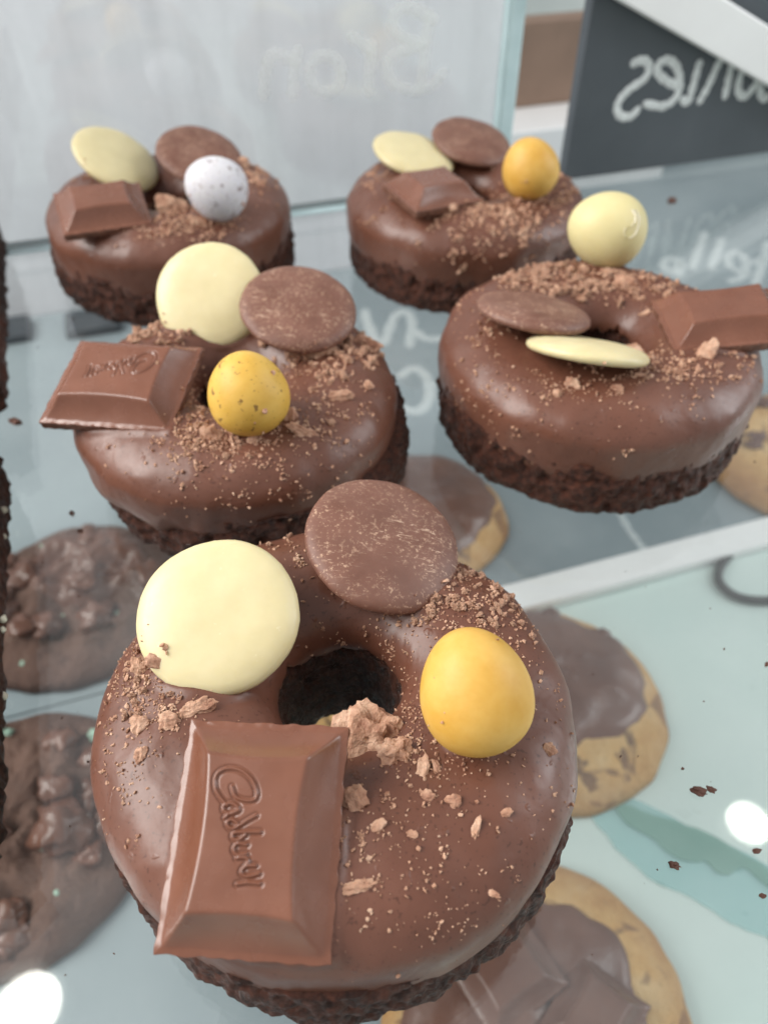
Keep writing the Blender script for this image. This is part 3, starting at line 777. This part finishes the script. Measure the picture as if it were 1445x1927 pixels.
# ------------------------------------------------------------------ loose crumbs on the shelf
for u, v, w, lab in ((1262, 383, 24, 'reddish brown crumb lying on the glass below the slate sign'), (31, 798, 30, 'brown crumb on the glass at the left edge beside a dark brownie'),
                     (1266, 1630, 24, 'long brown crumb on the glass above the aqua film'), (1312, 1492, 30, 'brown crumb on the glass right of the marbled cookie'),
                     (1336, 1488, 20, 'small dull crumb on the glass next to a larger one right of the marbled cookie'), (1421, 1603, 18, 'brown crumb on the glass just below the bright lamp reflection'),
                     (1433, 1687, 15, 'red brown crumb on the glass at the right edge over the aqua film'), (137, 968, 16, 'tiny dark crumb on the glass left of the speckled egg cake'),
                     (152, 1001, 14, 'tiny reddish crumb on the glass over the mint cookie'), (1441, 1252, 14, 'dark red crumb on the glass at the right edge')):
    p = on_z(u, v, 0); r = .36*w*depth(p)/FPX
    vv, ff = sub_ico(u*.31, .55, 2); a = u*1.3
    X = Vector((math.cos(a), math.sin(a), 0)); Y = Vector((-X.y, X.x, 0))
    W = [p+X*q.x*r*1.2+Y*q.y*r*.75+Z*(q.z*r*.55) for q in vv]; lo = min(q.z for q in W)
    W = [q-Z*(lo-.001) for q in W]
    tag(mk('loose_crumb', W, ff, M['darkcrumb'], None, p, smooth=False), lab, 'crumb', 'loose crumbs on the glass')
D = Dust()
for _ in range(60):
    u, v = nrng.uniform(0, 1445), nrng.uniform(600, 1900)
    p = on_z(u, v, 0); r = .5*nrng.uniform(1.5, 4.5)*depth(p)/FPX
    if any((p-c.o).length < 4.3 for c in CAKES.values()): continue
    D.add(p+Z*r*.9, r)
tag(D.build('crumb_dust', None, (0, 0, 0), M['darkcrumb']), 'fine dark crumb dust scattered on the glass shelf', 'crumbs', kind='stuff')

# ------------------------------------------------------------------ brownies cut by the left edge of the picture
def brownie_slab(corners, h, seed, label, bits):
    """corners: four ground points, counter-clockwise; rough cut sides"""
    cs = [Vector(c) for c in corners]; ctr = sum(cs, Vector())/4
    V, F = [], []; per = 96; lev = 16; ring = []
    for i in range(4):
        a, b = cs[i], cs[(i+1) % 4]
        for k in range(per): ring.append((a+(b-a)*(k/per), (b-a).normalized()))
    n = len(ring)
    for i, (p, t) in enumerate(ring):
        k = i % per; e = min(k, per-k)/per
        for j in range(lev):
            z = h*j/(lev-1); out = Vector((t.y, -t.x, 0))
            rnd = -.35*max(0, 1-e*14)**2-(.15*max(0, (z/h-.8)/.2)**2)
            d = rnd+.10*ns(p.x*2.5, p.y*2.5, z*2.5+seed)+.09*fbm(p.x*6, p.y*6, z*6+seed, 3)
            q = p+out*d; V.append(Vector((q.x, q.y, max(0, z+(.05*ns(p.x*3, p.y*3, seed) if j else 0)))))
    F = grid_faces(n, lev)
    nt = 10; base = [i*lev+lev-1 for i in range(n)]; prev = base
    for r in range(1, nt):
        cur = []
        for i in range(n):
            p = V[base[i]]; q = p+(Vector((ctr.x, ctr.y, p.z))-p)*(r/nt)
            cur.append(len(V)); V.append(q+Z*(.06*fbm(q.x*2, q.y*2, seed, 3)))
        for i in range(n): k = (i+1) % n; F.append((prev[i], prev[k], cur[k], cur[i]))
        prev = cur
    F.append(tuple(prev)); F.append(tuple(i*lev for i in range(n))[::-1])
    root = empty('brownie', ctr); tag(root, label, 'brownie', 'brownies at the left edge')
    fix_normals(mk('cake', V, F, M['brownie'], root, ctr))
    tr = BVHTree.FromPolygons(V, F)
    for u, v, w in bits:
        hit = tr.ray_cast(EYE, ray(u, v).normalized())
        if hit[0] is None: continue
        vv, ff = sub_ico(u+v*.3, .3, 1); r = .5*w*depth(hit[0])/FPX
        mk('sprinkle', [hit[0]+q*r for q in vv], ff, M['bits'], root, ctr)
a0, a1 = on_z(17, 775, 0), on_z(12, 452, 0)
brownie_slab([a0+Vector((-6, -.6, 0)), a0, a1, a1+Vector((-6, -.6, 0))], 2.4, 3.3, 'dark brownie at the left edge, farther of two', [])
b0, b1 = on_z(4, 1640, 0), on_z(20, 880, 0)  # near end drawn longer so the shape takes in the brownie's reflection
brownie_slab([b0+Vector((-6, -.3, 0)), b0, b1, b1+Vector((-6, -.3, 0))], 2.4, 9.3, 'dark brownie with pale sprinkles at the left edge, nearer of two', [(6, 1165, 16), (5, 1185, 13), (6, 1310, 18), (8, 960, 14), (8, 1010, 11), (5, 1240, 10)])

# ------------------------------------------------------------------ cookies under the shelf
def cookie(u, v, R, seed, mat, label, spread=None, chips=0, squares=0, mint=0, h=1.5, lump=.14, cs=1.0):
    c = on_z(u, v, DECK+.7); o = Vector((c.x, c.y, DECK)); n, m = 110, 26
    if across(o) > sp-R*.8 or u < 400: o = o+Z*.40
    sd = seed*5.1
    def height(x, y):
        r = math.hypot(x, y)/R
        return h*max(0, 1-r**3.2)**.45*(.86+.14*ns(x*.7, y*.7, sd))+lump*fbm(x*.9, y*.9, sd, 4)*max(0, 1-r**4)
    def rim(a): return R*(1+.05*ns(math.cos(a)*1.3, math.sin(a)*1.3, sd)+.022*ns(math.cos(a)*5, math.sin(a)*5, sd))
    root = empty('cookie', o); tag(root, label, 'cookie', 'cookies under the glass shelf')
    V = [o+Z*height(0, 0)]; F = []
    for i in range(n):
        a = 2*math.pi*i/n; rr = rim(a)
        for j in range(1, m+1):
            t = j/m; r = t**.8*R; k = rr/R
            z = height(r*math.cos(a), r*math.sin(a)) if j < m else .12
            V.append(o+Vector((r*k*math.cos(a), r*k*math.sin(a), max(.12, z))))
        V.append(o+Vector((rr*.93*math.cos(a), rr*.93*math.sin(a), 0.0)))
    M1 = m+1
    for i in range(n):
        k = (i+1) % n; F.append((0, 1+i*M1, 1+k*M1))
        for j in range(M1-1): F.append((1+i*M1+j, 1+i*M1+j+1, 1+k*M1+j+1, 1+k*M1+j))
    F.append(tuple(1+i*M1+M1-1 for i in range(n))[::-1])
    fix_normals(mk('dough', V, F, mat, root, o))
    if spread:
        sx, sy, sr = spread; SV = []; SF = []; n2, m2 = 90, 16
        SV.append(o+Vector((sx, sy, height(sx, sy)+.28)))
        for i in range(n2):
            a = 2*math.pi*i/n2; rr = sr*(1+.20*ns(math.cos(a)*1.3, math.sin(a)*1.3, sd+4)+.10*ns(math.cos(a)*4, math.sin(a)*4, sd+6))
            for j in range(1, m2+1):
                t = j/m2; x = sx+rr*t*math.cos(a); y = sy+rr*t*math.sin(a)
                rr0 = math.hypot(x, y)
                if rr0 > R*.97: x *= R*.97/rr0; y *= R*.97/rr0
                th = .28*(1-t**6)**.5*(1+.4*ns(x*1.1, y*1.1, sd+30)) - .06*(t >= 1)
                SV.append(o+Vector((x, y, height(x, y)+th)))
        for i in range(n2):
            k = (i+1) % n2; SF.append((0, 1+i*m2, 1+k*m2))
            for j in range(m2-1): SF.append((1+i*m2+j, 1+i*m2+j+1, 1+k*m2+j+1, 1+k*m2+j))
        fix_normals(mk('chocolate_spread', SV, SF, M['spread'], root, o))
    rr = random.Random(seed)
    for k in range(chips+mint):
        a = rr.random()*6.28; q = R*.88*math.sqrt(rr.random()); x, y = q*math.cos(a), q*math.sin(a); s = rr.uniform(.22, .5)*(cs*rr.uniform(.7, 1.2) if k < chips else rr.choice((.2, .3, .6)))
        vv, ff = sub_ico(k+seed*3, .6, 2)
        mk('chocolate_chunk' if k < chips else 'mint_chip', [o+Vector((x, y, height(x, y)+.05*s))+Vector((p.x*s, p.y*s, p.z*s*.6)) for p in vv], ff, M['spread'] if k < chips else M['mint'], root, o)
    return o, height, root
cookie(1040, 1312, 4.35, 1, M['cookie'], 'marbled golden cookie with chocolate spread under the nearest cake, right side', (-.2, .7, 3.5), 5)
co, ch, cr = cookie(1015, 1920, 4.6, 2, M['cookie'], 'golden cookie with moulded chocolate pieces at the bottom right corner', (-.4, -.1, 3.4), 5)
cookie(775, 975, 4.4, 3, M['cookie'], 'golden cookie with chocolate spread half hidden behind the speckled egg cake', (.4, .6, 3.5), 3)
cookie(1515, 860, 5.2, 4, M['cookie'], 'golden cookie with chocolate chips cut by the right edge', None, 14)
cookie(590, 1335, 3.6, 5, M['cookie'], 'golden cookie seen through the hole of the nearest cake', None, 2)
cookie(30, 1570, 4.5, 6, M['cookie2'], 'lumpy chocolate cookie with mint chips at the lower left', None, 26, 0, 13, lump=.6, cs=1.5)
cookie(140, 1130, 4.4, 7, M['cookie2'], 'chocolate cookie with a pale green mint piece, farther one at the left', (.6, 1.4, 2.4), 18, 0, 5, lump=.5, cs=1.5)
# moulded pieces on the bottom right cookie
sv, sf, si = square_mesh(2.6, 2.2, 21, False, .05)
for x, y, a, tl in ((-.9, .9, .55, .08), (1.3, -.2, .9, -.10)):
    X = Vector((math.cos(a), math.sin(a), tl)).normalized(); Y = Z.cross(X).normalized(); N = X.cross(Y)
    b = co+Vector((x, y, ch(x, y)+.12))
    fix_normals(mk('chocolate_square', [b+X*p.x+Y*p.y+N*p.z for p in sv], sf, [M['spread'], M['spread']], cr, co))

# ------------------------------------------------------------------ small things on the counter
def layer(pts, z, mat, name, label, thick=.05):  # thin flat tinted shape with a wavy outline
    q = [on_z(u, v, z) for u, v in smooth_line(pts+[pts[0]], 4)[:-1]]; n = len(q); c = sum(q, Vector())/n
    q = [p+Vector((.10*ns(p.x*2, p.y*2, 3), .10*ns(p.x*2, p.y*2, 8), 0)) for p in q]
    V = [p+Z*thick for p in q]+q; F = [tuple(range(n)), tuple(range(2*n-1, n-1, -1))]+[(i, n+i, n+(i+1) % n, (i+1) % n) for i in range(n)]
    fix_normals(tag(mk(name, V, F, mat, None, Vector((c.x, c.y, z)), smooth=False), label, 'layer'))
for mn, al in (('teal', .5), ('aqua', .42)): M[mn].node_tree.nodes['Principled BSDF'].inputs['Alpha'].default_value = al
layer([(1090, 1500), (1180, 1500), (1300, 1560), (1500, 1670), (1500, 1800), (1440, 1765), (1370, 1735), (1300, 1690), (1220, 1650), (1140, 1575)], DECK+.01, M['aqua'], 'aqua_layer', 'wide aqua film with wavy edges on the counter at lower right')
layer([(1150, 1505), (1230, 1535), (1310, 1560), (1400, 1610), (1500, 1675), (1500, 1705), (1440, 1665), (1400, 1635), (1355, 1645), (1330, 1622), (1290, 1622), (1250, 1600), (1225, 1575), (1180, 1550)], DECK+.07, M['teal'], 'teal_layer', 'narrow darker teal film lying on the aqua film')
def cord(pts, z, r, name, label):
    q = [on_z(u, v, z) for u, v in smooth_line(pts, 8)]; V = []; k = 12
    for i, c in enumerate(q):
        t = (q[min(i+1, len(q)-1)]-q[max(i-1, 0)]).normalized(); s = t.cross(Z).normalized(); w = s.cross(t)
        rr = r*(.6 if i in (0, len(q)-1) else 1)
        for j in range(k): V.append(c+s*rr*math.cos(6.2832*j/k)+w*rr*math.sin(6.2832*j/k))
    F = grid_faces(len(q), k, False, True)+[tuple(range(k)), tuple(range(len(V)-1, len(V)-k-1, -1))]
    fix_normals(tag(mk(name, V, F, M['black'], None, Vector((q[0].x, q[0].y, z-r))), label, 'cord'))
cord([(1500, 1010), (1445, 1015), (1405, 1025), (1372, 1045), (1352, 1075), (1356, 1100), (1385, 1122), (1430, 1130), (1500, 1128)], DECK+.2, .19, 'black_cord', 'black cord loop on the pale counter at the right edge')

# ------------------------------------------------------------------ shop downlights (their images show in the glass)
def downlight(u, v, rad_px, label):
    p = on_z(u, v, 0); d = ray(u, v).normalized(); d = Vector((d.x, d.y, -d.z)); k = 75/d.z; c = p+d*k
    R = rad_px/FPX*((p-EYE).length+k)
    root = empty('downlight', c); tag(root, label, 'lamp', 'shop downlights')
    n = 40; prof = [(1.0, 0), (1.28, 0), (1.30, .1), (1.25, .5), (1.1, 1.2), (.95, 1.2), (1.0, .1)]
    V = [c+Vector((R*r*math.cos(6.2832*i/n), R*r*math.sin(6.2832*i/n), R*z)) for i in range(n) for r, z in prof]
    fix_normals(mk('housing', V, grid_faces(n, len(prof), True, True), M['whiteplastic'], root, c))
    V = [c+Vector((R*r*math.cos(6.2832*i/n), R*r*math.sin(6.2832*i/n), R*z)) for i in range(n) for r, z in ((.98, .12), (.6, .06), (.3, .04))]
    F = grid_faces(n, 3)+[tuple(i*3+2 for i in range(n))]
    fix_normals(mk('lens', V, F, mat_emit('lit_lens', (1, .97, .88), 14), root, c))
downlight(1410, 1545, 33, 'round white downlight above the right side of the shelf')
downlight(48, 1893, 48, 'round white downlight above the left side of the shelf')
